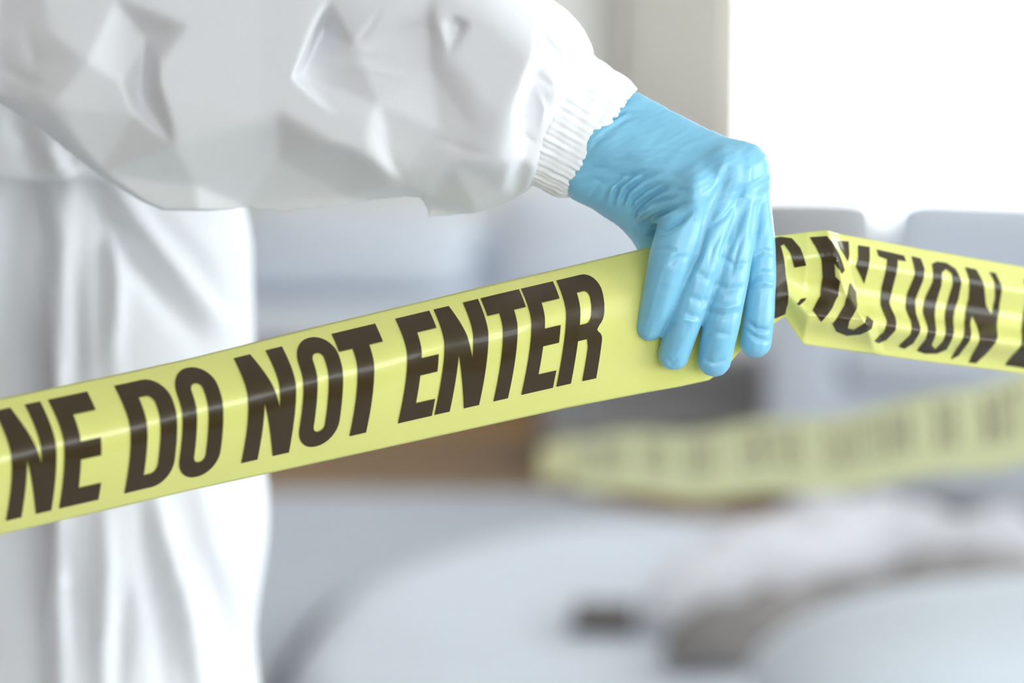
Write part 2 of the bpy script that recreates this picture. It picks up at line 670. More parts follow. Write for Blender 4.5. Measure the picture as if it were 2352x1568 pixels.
# pale rug
p = [at_z(a, b)[:2] for a, b in ((150, 1135), (1280, 1142), (2100, 1318))]
rug_pts = [(-1.9, .2), (2.2, .2), (2.2, p[2][1] - .1), (p[2][0], p[2][1]), (p[1][0], p[1][1]), (p[0][0] - .5, p[0][1])]  # near end extended out of view to bounce light up onto the figure
bm = bmesh.new()
fv = [bm.verts.new((x, y, .002)) for x, y in rug_pts]
f = bm.faces.new(fv)
r = bmesh.ops.extrude_face_region(bm, geom=[f])
bmesh.ops.translate(bm, vec=(0, 0, .012), verts=[v for v in r['geom'] if isinstance(v, bmesh.types.BMVert)])
bmesh.ops.bevel(bm, geom=[e for e in bm.edges if abs(e.verts[0].co.z - .014) < 1e-4 and abs(e.verts[1].co.z - .014) < 1e-4], offset=.005, segments=2, affect='EDGES')
for v in bm.verts:
    v.co.x -= .3
    v.co.y -= 4.2
rug = bm_obj('rug', bm, M_RUG, loc=(.3, 4.2, 0))
tag(rug, 'pale blue rug on the brown wooden floor', 'rug')


def poly_dist(x, y, poly):
    """signed distance to a polygon, positive inside"""
    poly = np.asarray(poly, float)
    d = np.full(x.shape, 1e9)
    ins = np.zeros(x.shape, bool)
    n = len(poly)
    for i in range(n):
        a, b = poly[i], poly[(i + 1) % n]
        e = b - a
        t = np.clip(((x - a[0]) * e[0] + (y - a[1]) * e[1]) / (e @ e), 0, 1)
        d = np.minimum(d, np.hypot(x - a[0] - t * e[0], y - a[1] - t * e[1]))
        if a[1] != b[1]:
            c = ((a[1] > y) != (b[1] > y)) & (x < (b[0] - a[0]) * (y - a[1]) / (b[1] - a[1]) + a[0])
            ins ^= c
    return np.where(ins, d, -d)


def smooth_poly(pts, n=8):
    """closed Catmull-Rom"""
    P = np.asarray(pts, float)
    out = []
    m = len(P)
    for i in range(m):
        p0, p1, p2, p3 = P[i - 1], P[i], P[(i + 1) % m], P[(i + 2) % m]
        for k in range(n):
            t = k / n
            out.append(.5 * ((2 * p1) + (-p0 + p2) * t + (2 * p0 - 5 * p1 + 4 * p2 - p3) * t * t + (-p0 + 3 * p1 - 3 * p2 + p3) * t ** 3))
    return np.array(out)


def mound(name, poly, z0, height, rim, mat, step, folds, label, cat, seed=0, power=.5, extra=None):
    """soft heap of cloth: closed dome over an outline on the floor, with wandering folds"""
    poly = np.asarray(poly)
    lo, hi = poly.min(0) - step * 2, poly.max(0) + step * 2
    h = step
    ax = np.arange(lo[0], hi[0], h)
    ay = np.arange(lo[1], hi[1], h)
    X, Y = np.meshgrid(ax, ay, indexing='ij')
    d = poly_dist(X, Y, poly)
    t = np.clip(d / rim, -.3, 1)
    prof = np.where(t > 0, (1 - (1 - np.clip(t, 0, 1)) ** 2) ** power, t)
    fold = np.zeros(X.shape)
    for a, sc_, st in folds:
        for i in range(X.shape[0]):
            for j in range(X.shape[1]):
                fold[i, j] += a * (1 - 2 * abs(noise.noise(Vector((X[i, j] * sc_[0] + seed, Y[i, j] * sc_[1] + seed, st)))))
    top = height * prof + fold * np.clip(t, 0, 1)
    if extra is not None:
        top = top + extra(X, Y) * np.clip(t * 2, 0, 1)
    top = np.where(t > 0, np.maximum(top, .002), -.02 + .02 * t)
    az = np.arange(-h, top.max() + 3 * h, h)
    Z = az[None, None, :]
    Fv = np.maximum(Z - top[:, :, None], -Z)
    V, Q = surface_nets(Fv.astype(np.float32), (lo[0], lo[1], az[0]), h)
    V = smooth_mesh(V, Q, 3)
    V[:, 2] += z0 - V[:, 2].min()
    c = poly.mean(0)
    o = mesh_obj(name, V, Q[:, ::1], mat, loc=(c[0], c[1], z0))
    return tag(o, label, cat)


# pale quilt spread on the rug
qpx = [(640, 1700), (700, 1530), (790, 1440), (920, 1375), (1100, 1322), (1320, 1285), (1600, 1268), (1900, 1285), (2200, 1335), (2500, 1400), (2750, 1560), (2800, 1900), (2300, 2060), (1500, 2040), (900, 1950)]
qp = smooth_poly([at_z(a, b)[:2] for a, b in qpx], 6)
quilt = mound('quilt', qp, .014, .078, .085, M_QUILT, .02, [(.005, (2.2, 3.2), .3)], 'pale blue-white quilt with rounded edge lying on the rug', 'quilt', seed=3)

# dark tube round its edge, standing in for the contact shade
M_EDGE_SHADE = material('painted_edge_shade', (.09, .11, .135), .85, .2)
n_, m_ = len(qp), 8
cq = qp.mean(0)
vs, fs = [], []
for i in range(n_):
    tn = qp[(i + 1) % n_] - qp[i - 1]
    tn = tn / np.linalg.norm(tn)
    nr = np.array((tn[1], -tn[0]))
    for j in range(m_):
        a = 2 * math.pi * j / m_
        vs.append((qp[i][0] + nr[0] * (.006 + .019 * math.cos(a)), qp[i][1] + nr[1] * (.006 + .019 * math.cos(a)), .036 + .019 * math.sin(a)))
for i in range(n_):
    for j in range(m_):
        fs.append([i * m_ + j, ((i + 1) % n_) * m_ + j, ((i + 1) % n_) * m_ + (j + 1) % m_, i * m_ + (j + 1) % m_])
pp = mesh_obj('edge_shade', vs, fs, M_EDGE_SHADE, quilt)
pp['label'] = 'dark tube standing in for the shade along the edge'

# crumpled clothes on the quilt: a pale shirt, and a grey-brown garment in front of it
M_SHIRT = material('pale_shirt_cloth', (.70, .69, .72), .9, .2)
spx = [(1470, 1440), (1540, 1385), (1680, 1318), (1850, 1280), (2020, 1275), (2160, 1300), (2330, 1290), (2420, 1330), (2250, 1345), (2060, 1352), (1900, 1392), (1720, 1425), (1580, 1452), (1500, 1462)]
sp = smooth_poly([at_z(a, b, .10)[:2] for a, b in spx], 6)
mound('crumpled_shirt', sp, .098, .12, .10, M_SHIRT, .012, [(.03, (7, 9), .4), (.012, (18, 22), .7)], 'crumpled pale shirt lying on the quilt behind the grey-brown garment', 'shirt', seed=5)
gpx = [(1510, 1520), (1580, 1478), (1720, 1445), (1900, 1412), (2060, 1372), (2240, 1362), (2400, 1350), (2420, 1430), (2150, 1465), (1950, 1500), (1750, 1540), (1580, 1545)]
gp = smooth_poly([at_z(a, b, .10)[:2] for a, b in gpx], 6)
mound('crumpled_garment', gp, .098, .085, .10, M_CLOTH, .012, [(.022, (7, 9), .1), (.012, (16, 20), .7)], 'crumpled grey-brown garment lying on the pale quilt beside the white pillow', 'garment', seed=9)

# white pillow in the lower right corner
c = at(2450, 1678, 3.32)
pil = cushion('pillow', None, (c[0], c[1], c[2] + .062), (.86, .40, .30), M_QUILT, (0, -.06, -.1), 5, 2.6)
tag(pil, 'plump white pillow in the lower right corner, before the garment', 'pillow')

# small dark case on the quilt
c = at_z(1388, 1425, .105)
bm = bmesh.new()
add_box(bm, -.056, .056, -.05, .05, 0, .034, .006, 2)
case = bm_obj('small_case', bm, M_CASE, loc=(c[0], c[1], .095))
case.rotation_euler = (0, 0, -.1)
tag(case, 'small dark brown-grey case lying on the quilt', 'case')


# ------------------------------------------------------------------ letters (heavy condensed capitals in a unit box, b down)
def arc(cx, cy, rx, ry, a0, a1, n=8):
    return [(cx + rx * math.cos(math.radians(a0 + (a1 - a0) * i / n)), cy + ry * math.sin(math.radians(a0 + (a1 - a0) * i / n))) for i in range(n + 1)]


def rrect(x0, x1, y0, y1, rx, ry):
    return (arc(x1 - rx, y0 + ry, rx, ry, -90, 0) + arc(x1 - rx, y1 - ry, rx, ry, 0, 90)
            + arc(x0 + rx, y1 - ry, rx, ry, 90, 180) + arc(x0 + rx, y0 + ry, rx, ry, 180, 270))


GL = {
    'N': [[(0, 0), (.34, 0), (.66, .52), (.66, 0), (1, 0), (1, 1), (.66, 1), (.34, .46), (.34, 1), (0, 1)]],
    'E': [[(0, 0), (1, 0), (1, .165), (.43, .165), (.43, .405), (.94, .405), (.94, .57), (.43, .57), (.43, .835), (1, .835), (1, 1), (0, 1)]],
    'T': [[(0, 0), (1, 0), (1, .17), (.69, .17), (.69, 1), (.31, 1), (.31, .17), (0, .17)]],
    'I': [[(0, 0), (1, 0), (1, 1), (0, 1)]],
    'D': [[(0, 0)] + arc(.58, .22, .42, .22, -90, 0) + arc(.58, .78, .42, .22, 0, 90) + [(0, 1)],
          [(.36, .14)] + arc(.50, .22, .14, .08, -90, 0) + arc(.50, .78, .14, .08, 0, 90) + [(.36, .86)]],
    'O': [rrect(0, 1, -.015, 1.015, .48, .21), rrect(.36, .64, .13, .87, .13, .06)],
    'R': [[(0, 0)] + arc(.62, .2, .38, .2, -90, 0) + [(1, .36)] + arc(.78, .38, .22, .13, 0, 60, 4) + [(.84, .53)] + arc(.76, .64, .24, .10, -60, 0, 4) + [(1, 1), (.65, 1), (.65, .68), (.60, .60), (.36, .60), (.36, 1), (0, 1)],
          [(.36, .15), (.52, .15)] + arc(.54, .22, .12, .07, -90, 0, 4) + arc(.54, .37, .12, .08, 0, 90, 4) + [(.36, .45)]],
    'C': [arc(.5, .21, .5, .21, 180, 360) + [(1, .38), (.64, .38)] + arc(.5, .2, .14, .07, 360, 180, 6) + arc(.5, .8, .14, .07, 180, 0, 6) + [(.64, .6), (1, .6)] + arc(.5, .79, .5, .21, 0, 180)],
    'A': [[(.28, 0), (.72, 0), (1, 1), (.65, 1), (.60, .82), (.40, .82), (.35, 1), (0, 1)], [(.5, .25), (.57, .66), (.43, .66)]],
    'U': [[(0, 0), (.35, 0), (.35, .80)] + arc(.5, .8, .15, .07, 180, 0, 6) + [(.65, 0), (1, 0), (1, .78)] + arc(.5, .79, .5, .21, 0, 180)],
    'S': [[(1, .36), (.66, .36), (.66, .18), (.36, .18), (.36, .3), (1, .6)] + arc(.5, .8, .5, .2, 0, 180) + [(0, .64), (.35, .64), (.35, .84), (.65, .84), (.65, .7), (0, .4)] + arc(.5, .2, .5, .2, 180, 360)],
    'M': [[(0, 0), (.36, 0), (.5, .5), (.64, 0), (1, 0), (1, 1), (.74, 1), (.74, .4), (.58, 1), (.42, 1), (.26, .4), (.26, 1), (0, 1)]],
    'L': [[(0, 0), (.42, 0), (.42, .83), (1, .83), (1, 1), (0, 1)]],
}


def flat_letter(loops, cut_u, cut_v):
    """triangulated plane letter, cut fine enough to follow a curved strip"""
    bm = bmesh.new()
    es = []
    for lp in loops:
        pts = [lp[0]]
        for q in lp[1:]:
            if math.dist(q, pts[-1]) > 1e-4:
                pts.append(q)
        if math.dist(pts[0], pts[-1]) < 1e-4:
            pts.pop()
        vs = [bm.verts.new((a, b, 0)) for a, b in pts]
        for i in range(len(vs)):
            es.append(bm.edges.new((vs[i], vs[(i + 1) % len(vs)])))
    bmesh.ops.triangle_fill(bm, use_beauty=True, use_dissolve=False, edges=es)
    xs = [v.co.x for v in bm.verts]
    ys = [v.co.y for v in bm.verts]
    for ax, lo, hi, st in ((0, min(xs), max(xs), cut_u), (1, min(ys), max(ys), cut_v)):
        c = lo + st
        while c < hi - 1e-6:
            no = (1, 0, 0) if ax == 0 else (0, 1, 0)
            co = (c, 0, 0) if ax == 0 else (0, c, 0)
            bmesh.ops.bisect_plane(bm, geom=bm.verts[:] + bm.edges[:] + bm.faces[:], plane_co=co, plane_no=no, dist=1e-6)
            c += st
    V = np.array([v.co[:2] for v in bm.verts])
    Fc = []
    bm.verts.index_update()
    for f in bm.faces:
        ids = [v.index for v in f.verts]
        a, b, c_ = V[ids[0]], V[ids[1]], V[ids[2]]
        if (b[0] - a[0]) * (c_[1] - a[1]) - (b[1] - a[1]) * (c_[0] - a[0]) > 0:
            ids = ids[::-1]
        Fc.append(ids)
    bm.free()
    return V, Fc


# ------------------------------------------------------------------ the barricade tape in the hand
TX = np.array([-1300, -420, 0, 275, 446, 741, 1000, 1150, 1300, 1480, 1560, 1628, 1665, 1700, 1740, 1785, 1803, 1845, 1890, 2120, 2352, 2600, 4300], float)
TT = np.array([1218, 1013, 915, 858, 820, 746, 684, 648, 613, 570, 556, 547, 543, 541, 540, 541, 539, 534, 530, 572, 613, 655, 945], float)
TB = np.array([1512, 1320, 1228, 1164, 1124, 1060, 1003, 970, 937, 902, 888, 873, 847, 806, 770, 738, 727, 790, 797, 829, 858, 890, 1230], float)
TZ = np.array([.287 * (x - 1620) if x < 1620 else (.30 * (x - 1620) if x < 1845 else 68 + .55 * (x - 1845)) for x in TX])
BU = np.interp(TX, [-420, 900, 1300, 1480, 1628, 1720, 1800, 1890, 2600], [112, 105, 92, 60, 34, 26, 30, 52, 52])


def lerp_s(tab, s):
    return np.interp(s, TX, tab)


TH = math.radians(16)


def bulge_dir(s):
    """way the strip bellies out: square to its length, towards the room"""
    a = np.radians(np.interp(s, [-400, 0, 1400, 1700, 1850], [31, 29, 19, 12, 4]))[..., None]
    return -FWD * np.cos(a) + RT * np.sin(a)


def tape_pt(s, v, lift=0.0):
    """s: place along the strip, v: 0 top edge .. 1 bottom edge; lift in metres off the face"""
    s, v = np.broadcast_arrays(np.asarray(s, float), np.asarray(v, float))

    def base(s, v):
        t, b = lerp_s(TT, s), lerp_s(TB, s)
        P = at(s, t + (b - t) * v, D + lerp_s(TZ, s) / K)
        c = np.interp(s, [0, 1300], [.40, .32])
        q = np.where(v < c, (c - v) / c, (v - c) / (1 - c))
        q = np.sqrt(q * q + .004) - .063
        prof = 1 - np.clip(q / .939, 0, 2) ** 1.45
        # creased section to the right of the hand: ridge, trough, ridge
        prof2 = .55 * np.exp(-((v - .22) / .16) ** 2) + 1.0 * np.exp(-((v - .74) / .13) ** 2) + .15 * np.sin(np.pi * v)
        wr = np.clip((s - 1760) / 90, 0, 1)
        pr = prof * (1 - wr) + prof2 * wr
        # sharp fold running down across the strip
        fx = 1893 + (v * 1.0) * 118 - 18 * np.sin(np.pi * v)
        e = np.clip((s - 1790) / 60, 0, 1)
        d_ = s - fx
        amp = 36 - 8 * v
        fold = e * np.clip((1.0 - v) * 7, 0, 1) * np.where(d_ < 0, amp * np.exp(d_ / 42.0), np.clip(amp - 1.0 * d_, 0, None))
        rip = 2.0 * np.sin(s / 47.0 + 4 * v) * np.sin(math.pi * v)
        off = (lerp_s(BU, s) * pr + fold + rip) / K
        return P + bulge_dir(s) * off[..., None]
    P = base(s, v)
    if lift:
        du = base(s + 2, v) - base(s - 2, v)
        dv = base(s, v + .01) - base(s, v - .01)
        n = np.cross(du, dv)
        n /= np.linalg.norm(n, axis=-1)[..., None]
        n *= np.sign((n @ -FWD))[..., None]
        P = P + n * lift
    return P


def ribbon(fn, ss, nv):
    vs = np.linspace(0, 1, nv)
    S, Vv = np.meshgrid(ss, vs, indexing='ij')
    P = fn(S.ravel(), Vv.ravel())
    n = nv
    fs = [[i * n + j, i * n + j + 1, (i + 1) * n + j + 1, (i + 1) * n + j] for i in range(len(ss) - 1) for j in range(nv - 1)]
    return P, fs


tape = empty('barricade_tape', tape_pt(900, .5))
tag(tape, 'glossy yellow barricade tape printed DO NOT ENTER, held by the gloved hand', 'tape')
P, fs = ribbon(tape_pt, np.concatenate((np.arange(-1300, -420, 20), np.arange(-420, 1760, 8), np.arange(1760, 2100, 3), np.arange(2100, 2600, 8), np.arange(2600, 4301, 20))), 61)
st = mesh_obj('strip', P, fs, M_TAPE, tape)
md = st.modifiers.new('thickness', 'SOLIDIFY')
md.thickness = .00012
md.offset = 1 if False else -1

LIFT = .0004


def put_letter(ch, s0, s1, v0=.08, v1=.885, lean=12, parent=tape, fn=tape_pt, lift=LIFT):
    V, fc = flat_letter(GL[ch], .25, .05)
    v = v0 + (v1 - v0) * V[:, 1]
    s = s0 + (s1 - s0) * V[:, 0] + lean * V[:, 1]
    o = mesh_obj('letter', fn(s, v, lift), fc, M_INK, parent)
    return o


for ch, a, b, le in (('L', -235, -150, 26), ('I', -128, -92, 26), ('N', -22, 82, 26), ('E', 100, 190, 26), ('D', 252, 360, 24), ('O', 374, 468, 20),
                     ('N', 526, 636, 16), ('O', 654, 746, 13), ('T', 750, 850, 8),
                     ('E', 896, 974, 4), ('N', 984, 1086, 0), ('T', 1092, 1180, 0), ('E', 1185, 1258, -1), ('R', 1266, 1358, -1)):
    vt = .077
    vb = np.interp(a, [275, 542, 900, 1300], [.89, .86, .826, .82])
    put_letter(ch, a, b, vt, vb, le)


def put_traced(pts_crop, sc_=3.607, ox=1700, oy=480):
    """letter strokes bent by the crease, given where they lie along the strip"""
    loops = [[(ox + x / sc_, oy + y / sc_) for x, y in lp] for lp in pts_crop]
    V, fc = flat_letter(loops, 4.0, 6.0)
    t, b = lerp_s(TT, V[:, 0]), lerp_s(TB, V[:, 0])
    v = np.clip((V[:, 1] - t) / (b - t), .02, .98)
    return mesh_obj('letter', tape_pt(V[:, 0], v, LIFT), fc, M_INK, tape)


SPECS = [
    [[(200, 260), (330, 232), (420, 245), (480, 330), (525, 470), (430, 486), (395, 370), (350, 295), (322, 310), (340, 420), (372, 620), (384, 780), (372, 868), (290, 905), (215, 880)]],   # C
    [[(445, 790), (480, 750), (532, 738), (520, 760), (465, 800)]],
    [[(560, 238), (690, 232), (760, 350), (830, 510), (806, 540), (740, 455), (760, 560), (800, 600), (790, 720), (730, 820), (634, 932), (568, 842), (650, 720), (664, 560), (640, 420), (600, 320)]],  # A
    [[(785, 268), (888, 272), (880, 380), (866, 440), (800, 330)]],
    [[(892, 610), (950, 690), (935, 800), (850, 930), (850, 985), (900, 1000), (960, 950), (1000, 890), (1050, 930), (1030, 990), (960, 1035), (860, 1045), (770, 1010), (728, 950), (770, 880), (830, 800)]],  # U
    [[(965, 305), (1060, 318), (1040, 470), (1014, 620), (985, 560), (935, 480), (955, 400)]],
    [[(1120, 340), (1340, 390), (1350, 438), (1282, 425), (1262, 560), (1240, 700), (1222, 780), (1250, 900), (1240, 1000), (1190, 1080), (1130, 1110), (1085, 1090), (1150, 1020), (1172, 930), (1150, 800), (1160, 640), (1195, 420), (1128, 395)]],  # T
    [[(1405, 395), (1478, 415), (1498, 500), (1485, 600), (1440, 750), (1436, 880), (1445, 1000), (1410, 1110), (1350, 1155), (1300, 1135), (1370, 1040), (1378, 930), (1358, 830), (1370, 700), (1420, 540)]],  # I
    [[(1568, 460), (1610, 440), (1690, 450), (1760, 500), (1802, 600), (1795, 740), (1750, 900), (1715, 1040), (1690, 1160), (1620, 1195), (1520, 1195), (1455, 1170), (1500, 1080), (1510, 980), (1500, 860), (1520, 740), (1570, 600)],
     [(1680, 500), (1640, 530), (1640, 640), (1610, 800), (1580, 960), (1560, 1120), (1600, 1160), (1640, 1100), (1670, 940), (1710, 760), (1735, 620), (1725, 540)]],  # O
    [[(1845, 485), (1935, 505), (1985, 620), (2025, 800), (2075, 880), (2090, 740), (2075, 600), (2045, 525), (2095, 535), (2135, 650), (2130, 860), (2080, 1060), (2010, 1200), (1950, 1275), (1890, 1270), (1930, 1100), (1935, 960), (1910, 880), (1880, 960), (1850, 1090), (1800, 1210), (1740, 1245), (1790, 1090), (1850, 900), (1878, 740), (1868, 590)]],  # N
    [[(2325, 590), (2640, 660), (2680, 900), (2600, 1200), (2480, 1335), (2185, 1290), (2270, 1130), (2320, 960), (2345, 780)],
     [(2450, 760), (2540, 790), (2520, 980), (2440, 1160), (2320, 1180), (2400, 1000)]],  # D
]
for spec in SPECS:
    put_traced(spec)


# ------------------------------------------------------------------ blurred strip of tape farther back
B_PT = np.array([(2620, 925, 2.15), (2352, 975, 2.35), (2100, 1030, 2.6), (1800, 1066, 2.9), (1560, 1078, 3.15), (1400, 1078, 3.32), (1318, 1070, 3.48), (1296, 1062, 3.62), (1284, 1064, 3.75), (1240, 1080, 3.95)])
B_WL = at(B_PT[:, 0], B_PT[:, 1], B_PT[:, 2])
B_U = np.concatenate(([0], np.cumsum(np.linalg.norm(np.diff(B_WL, axis=0), axis=1))))


def strip_pt(s, v, lift=0.0):
    s, v = np.broadcast_arrays(np.asarray(s, float), np.asarray(v, float))
    C = np.stack([np.interp(s, B_U, B_WL[:, k]) for k in range(3)], -1)
    wv = .074 * np.interp(s, [0, 1.25, 1.6, 3], [1.2, 1.02, .75, .5])
    tw = .25 + .25 * np.sin(s * 3.1)
    P = C.copy()
    P[..., 2] += (.5 - v) * wv
    P[..., 1] -= .014 * np.sin(np.pi * v) - (v - .5) * .02 * np.sin(s * 5) + lift
    P[..., 1] += (.5 - v) * .050
    P[..., 2] += .008 + .004 * np.sin(s * 17)
    return P


M_FAR_PRINT = tape_material('pale_print', (.36, .35, .24), .3, back=0.0)  # lighter ink tone for the far strip's letters
M_TAPE_SHEEN = tape_material('sheen_pale_polythene', (.89, .90, .68), .25, back=.55)  # tape colour paled in place of the strip's glossy sheen
ft = empty('barricade_tape', strip_pt(.6, .5))
tag(ft, 'blurred yellow strip of tape stretched in front of the armchair', 'tape')
ss = np.linspace(0, B_U[-1], 160)
# round the bends of the guide line
for _ in range(2):
    pass
P, fs = ribbon(strip_pt, ss, 15)
so = mesh_obj('strip', P, fs, M_TAPE_SHEEN, ft)
md = so.modifiers.new('smooth', 'SMOOTH')
md.factor = .5
md.iterations = 4
so.modifiers.new('thickness', 'SOLIDIFY').thickness = .0003
s = .02
for wd in ('CAUTION', 'DO', 'NOT', 'ENTER', 'CAUTION', 'DO', 'NOT', 'ENTER', 'CAUTION'):
    for ch in wd:
        w_ = .010 if ch == 'I' else .020
        # read from the other side of the room's left to right
        if s + w_ > 1.42:
            break
        V, fc = flat_letter(GL[ch], .5, .2)
        u = s + w_ * V[:, 0]
        mesh_obj('letter', strip_pt(1.44 - u, .12 + .52 * V[:, 1], .0015), fc, M_FAR_PRINT, ft)
        s += w_ + .012
    s += .05


# ------------------------------------------------------------------ the person
person = empty('person', (-.36, 1.62, 0))
tag(person, 'person in white protective coverall and blue glove holding the yellow tape', 'person')


def box_blur(A, r, n=2):
    for _ in range(n):
        for ax in (0, 1):
            pad = [(0, 0), (0, 0)]
            pad[ax] = (r + 1, r)
            C = np.cumsum(np.pad(A, pad, mode='edge'), axis=ax)
            if ax == 0:
                A = (C[2 * r + 1:] - C[:-2 * r - 1]) / (2 * r + 1)
            else:
                A = (C[:, 2 * r + 1:] - C[:, :-2 * r - 1]) / (2 * r + 1)
    return A


def tin(points, creases, X, Y):
    """height over a net of fold points joined along the creases"""
    pts = [Vector((p[0], p[1])) for p in points]
    r = delaunay_2d_cdt(pts, creases, [], 0, 1e-5)
    ov, of, orig = r[0], r[2], r[3]
    hz = []
    P3 = np.array([p[:3] for p in points], float)
    for v, og in zip(ov, orig):
        if og:
            hz.append(P3[og[0], 2])
        else:
            d = np.hypot(P3[:, 0] - v[0], P3[:, 1] - v[1]) + 1e-3
            w = 1 / d ** 3
            hz.append(float((w * P3[:, 2]).sum() / w.sum()))
    Z = np.full(X.shape, np.nan)
    for f in of:
        a, b, c = (np.array(ov[i]) for i in f)
        za, zb, zc = (hz[i] for i in f)
        den = (b[1] - c[1]) * (a[0] - c[0]) + (c[0] - b[0]) * (a[1] - c[1])
        if abs(den) < 1e-9:
            continue
        lo = np.minimum(np.minimum(a, b), c)
        hi = np.maximum(np.maximum(a, b), c)
        i0, i1 = np.searchsorted(X[:, 0], (lo[0] - .1, hi[0] + .1))
        j0, j1 = np.searchsorted(Y[0], (lo[1] - .1, hi[1] + .1))
        xs, ys = X[i0:i1, j0:j1], Y[i0:i1, j0:j1]
        l1 = ((b[1] - c[1]) * (xs - c[0]) + (c[0] - b[0]) * (ys - c[1])) / den
        l2 = ((c[1] - a[1]) * (xs - c[0]) + (a[0] - c[0]) * (ys - c[1])) / den
        l3 = 1 - l1 - l2
        m = (l1 > -1e-4) & (l2 > -1e-4) & (l3 > -1e-4)
        Z[i0:i1, j0:j1][m] = (l1 * za + l2 * zb + l3 * zc)[m]
    return np.where(np.isnan(Z), np.nanmean(Z), Z)


# ---- the near sleeve: stiff folds of thin fabric
OUT = [(-420, -560), (-420, -120), (-300, 20), (-150, 130), (0, 236), (100, 300), (160, 350), (225, 399), (270, 428), (330, 465), (375, 483), (480, 485), (560, 481), (650, 488),
       (760, 476), (860, 460), (930, 450), (968, 452), (974, 480), (980, 507), (1030, 503), (1085, 497), (1140, 478), (1180, 456), (1215, 435), (1245, 400), (1290, 300), (1340, 200), (1364, 150),
       (1360, 108), (1340, 66), (1305, 25), (1270, 0), (1190, -70), (1000, -190), (800, -330), (700, -560)]
FP = [(-420, -560, 150), (700, -560, 220), (-420, 300, 60), (-420, -100, 120), (1400, -560, 200), (1500, 600, 30), (-420, 620, 30), (480, 620, 20),    # 0-7
      (0, -120, 160), (0, 90, 150), (0, 230, 105), (105, 0, 185), (115, 72, 182), (200, 142, 188), (280, 190, 176), (324, 224, 138),         # 8-15
      (265, 0, 205), (335, 86, 172), (482, 44, 250), (380, 172, 226), (530, 0, 256), (560, -220, 262), (310, 262, 160), (228, 396, 96),      # 16-23
      (755, 0, 226), (705, 98, 226), (662, 184, 224), (770, -220, 226), (400, 332, 168), (640, 232, 214), (450, 425, 92), (640, 360, 120),    # 24-31
      (800, 310, 206), (912, 416, 132), (738, 62, 168), (690, 170, 180), (885, -10, 236), (812, 106, 204), (840, -220, 224), (870, 240, 190),   # 32-39
      (985, 62, 196), (1006, 40, 222), (1054, 62, 188), (1098, 50, 222), (990, 156, 190), (1030, 132, 208), (1076, 282, 172), (1110, 190, 206),  # 40-47
      (1222, 30, 214), (1222, 120, 208), (1177, 250, 192), (1181, 360, 168), (1160, 440, 95), (1086, 476, 74), (985, 458, 74), (1040, 380, 150),    # 48-55
      (1236, 30, 168), (1236, 125, 162), (1193, 252, 146), (1197, 362, 122), (1178, 448, 60), (1092, 488, 30), (985, 472, 34), (1300, 60, 150),        # 56-63
      (1345, 150, 110), (1275, 200, 150), (1045, -220, 220), (1220, -220, 160), (560, 470, 40), (800, 450, 60), (110, 250, 150), (60, 150, 148),      # 64-71
      (1040, 20, 226), (560, 100, 240), (990, 0, 215), (1010, 300, 166)]                                                                          # 72-75
CR = [(10, 23), (11, 12), (12, 13), (13, 14), (14, 15), (17, 15), (18, 19), (19, 15), (18, 20), (20, 21), (15, 22), (22, 23), (17, 18),
      (27, 24), (24, 25), (25, 26), (23, 28), (28, 29), (29, 26), (26, 32), (32, 33), (34, 35), (36, 37), (37, 35), (40, 44), (44, 46), (41, 45), (45, 44),
      (48, 49), (49, 50), (50, 51), (51, 52), (52, 53), (53, 54), (54, 33), (56, 57), (57, 58), (58, 59), (59, 60), (60, 61), (61, 62), (42, 72), (41, 72), (36, 38), (16, 17)]
h = 5.0
gx = np.arange(-440, 1420, h)
gy = np.arange(-580, 540, h)
GX, GY = np.meshgrid(gx, gy, indexing='ij')
Hs = tin(FP, CR, GX, GY)
Hs = Hs + 1.4 * (Hs - box_blur(Hs, 40, 2))
Hs = .75 * Hs + .25 * box_blur(Hs, 2, 1)
Hs = box_blur(Hs, 1, 2)
SL = [([(700, 145), (800, 128), (900, 135)], 7, -3), ([(720, 470), (640, 455), (560, 470)], 16, 4), ([(690, 160), (790, 150), (880, 165), (940, 180)], 9, 3),
      ([(860, 300), (900, 380), (930, 420)], 14, -6), ([(880, 10), (850, 60), (815, 104)], 9, -7), ([(1000, 320), (1090, 350), (1150, 360)], 10, -4),
      ([(420, 240), (520, 170), (640, 60)], 40, 5), ([(60, 60), (80, 140), (60, 220)], 16, -5), ([(0, 155), (40, 175), (110, 205)], 14, -7),
      ([(1240, 60), (1290, 110), (1320, 170)], 8, 7), ([(1230, 170), (1270, 200), (1300, 190)], 8, -8), ([(1250, 20), (1310, 80), (1340, 130)], 9, -5), ([(1230, 200), (1250, 250), (1240, 300)], 6, 8),
      ([(1195, 300), (1230, 330)], 6, -7)]
Hs = Hs + stroke_field(GX.ravel(), GY.ravel(), SL).reshape(GX.shape)
dist = poly_dist(GX, GY, OUT)
dcl = np.clip(dist, 0, 150) / 150
rim = np.where(dist > 0, 250 * np.sqrt(1 - (1 - dcl) ** 2) * .92, dist * 2)
front_h = smin(Hs, rim, 26)
rimb = np.where(dist > 0, 170 * np.sqrt(1 - (1 - dcl) ** 2), dist * 2)
zmid = np.interp(GX, [-440, 0, 600, 1200, 1420], [330, 270, 170, 40, 10])
zf, zb = zmid - front_h, zmid + rimb
za = np.arange(-240, 520, h)
Fv = np.maximum(zf[:, :, None] - za[None, None, :], za[None, None, :] - zb[:, :, None]).astype(np.float32)
V, Q = surface_nets(Fv, (gx[0], gy[0], za[0]), h)
V = smooth_mesh(V, Q, 2)
sleeve = mesh_obj('sleeve', px2w(V), Q, M_SUIT, person)
sleeve['label'] = 'creased white sleeve of the raised forearm'

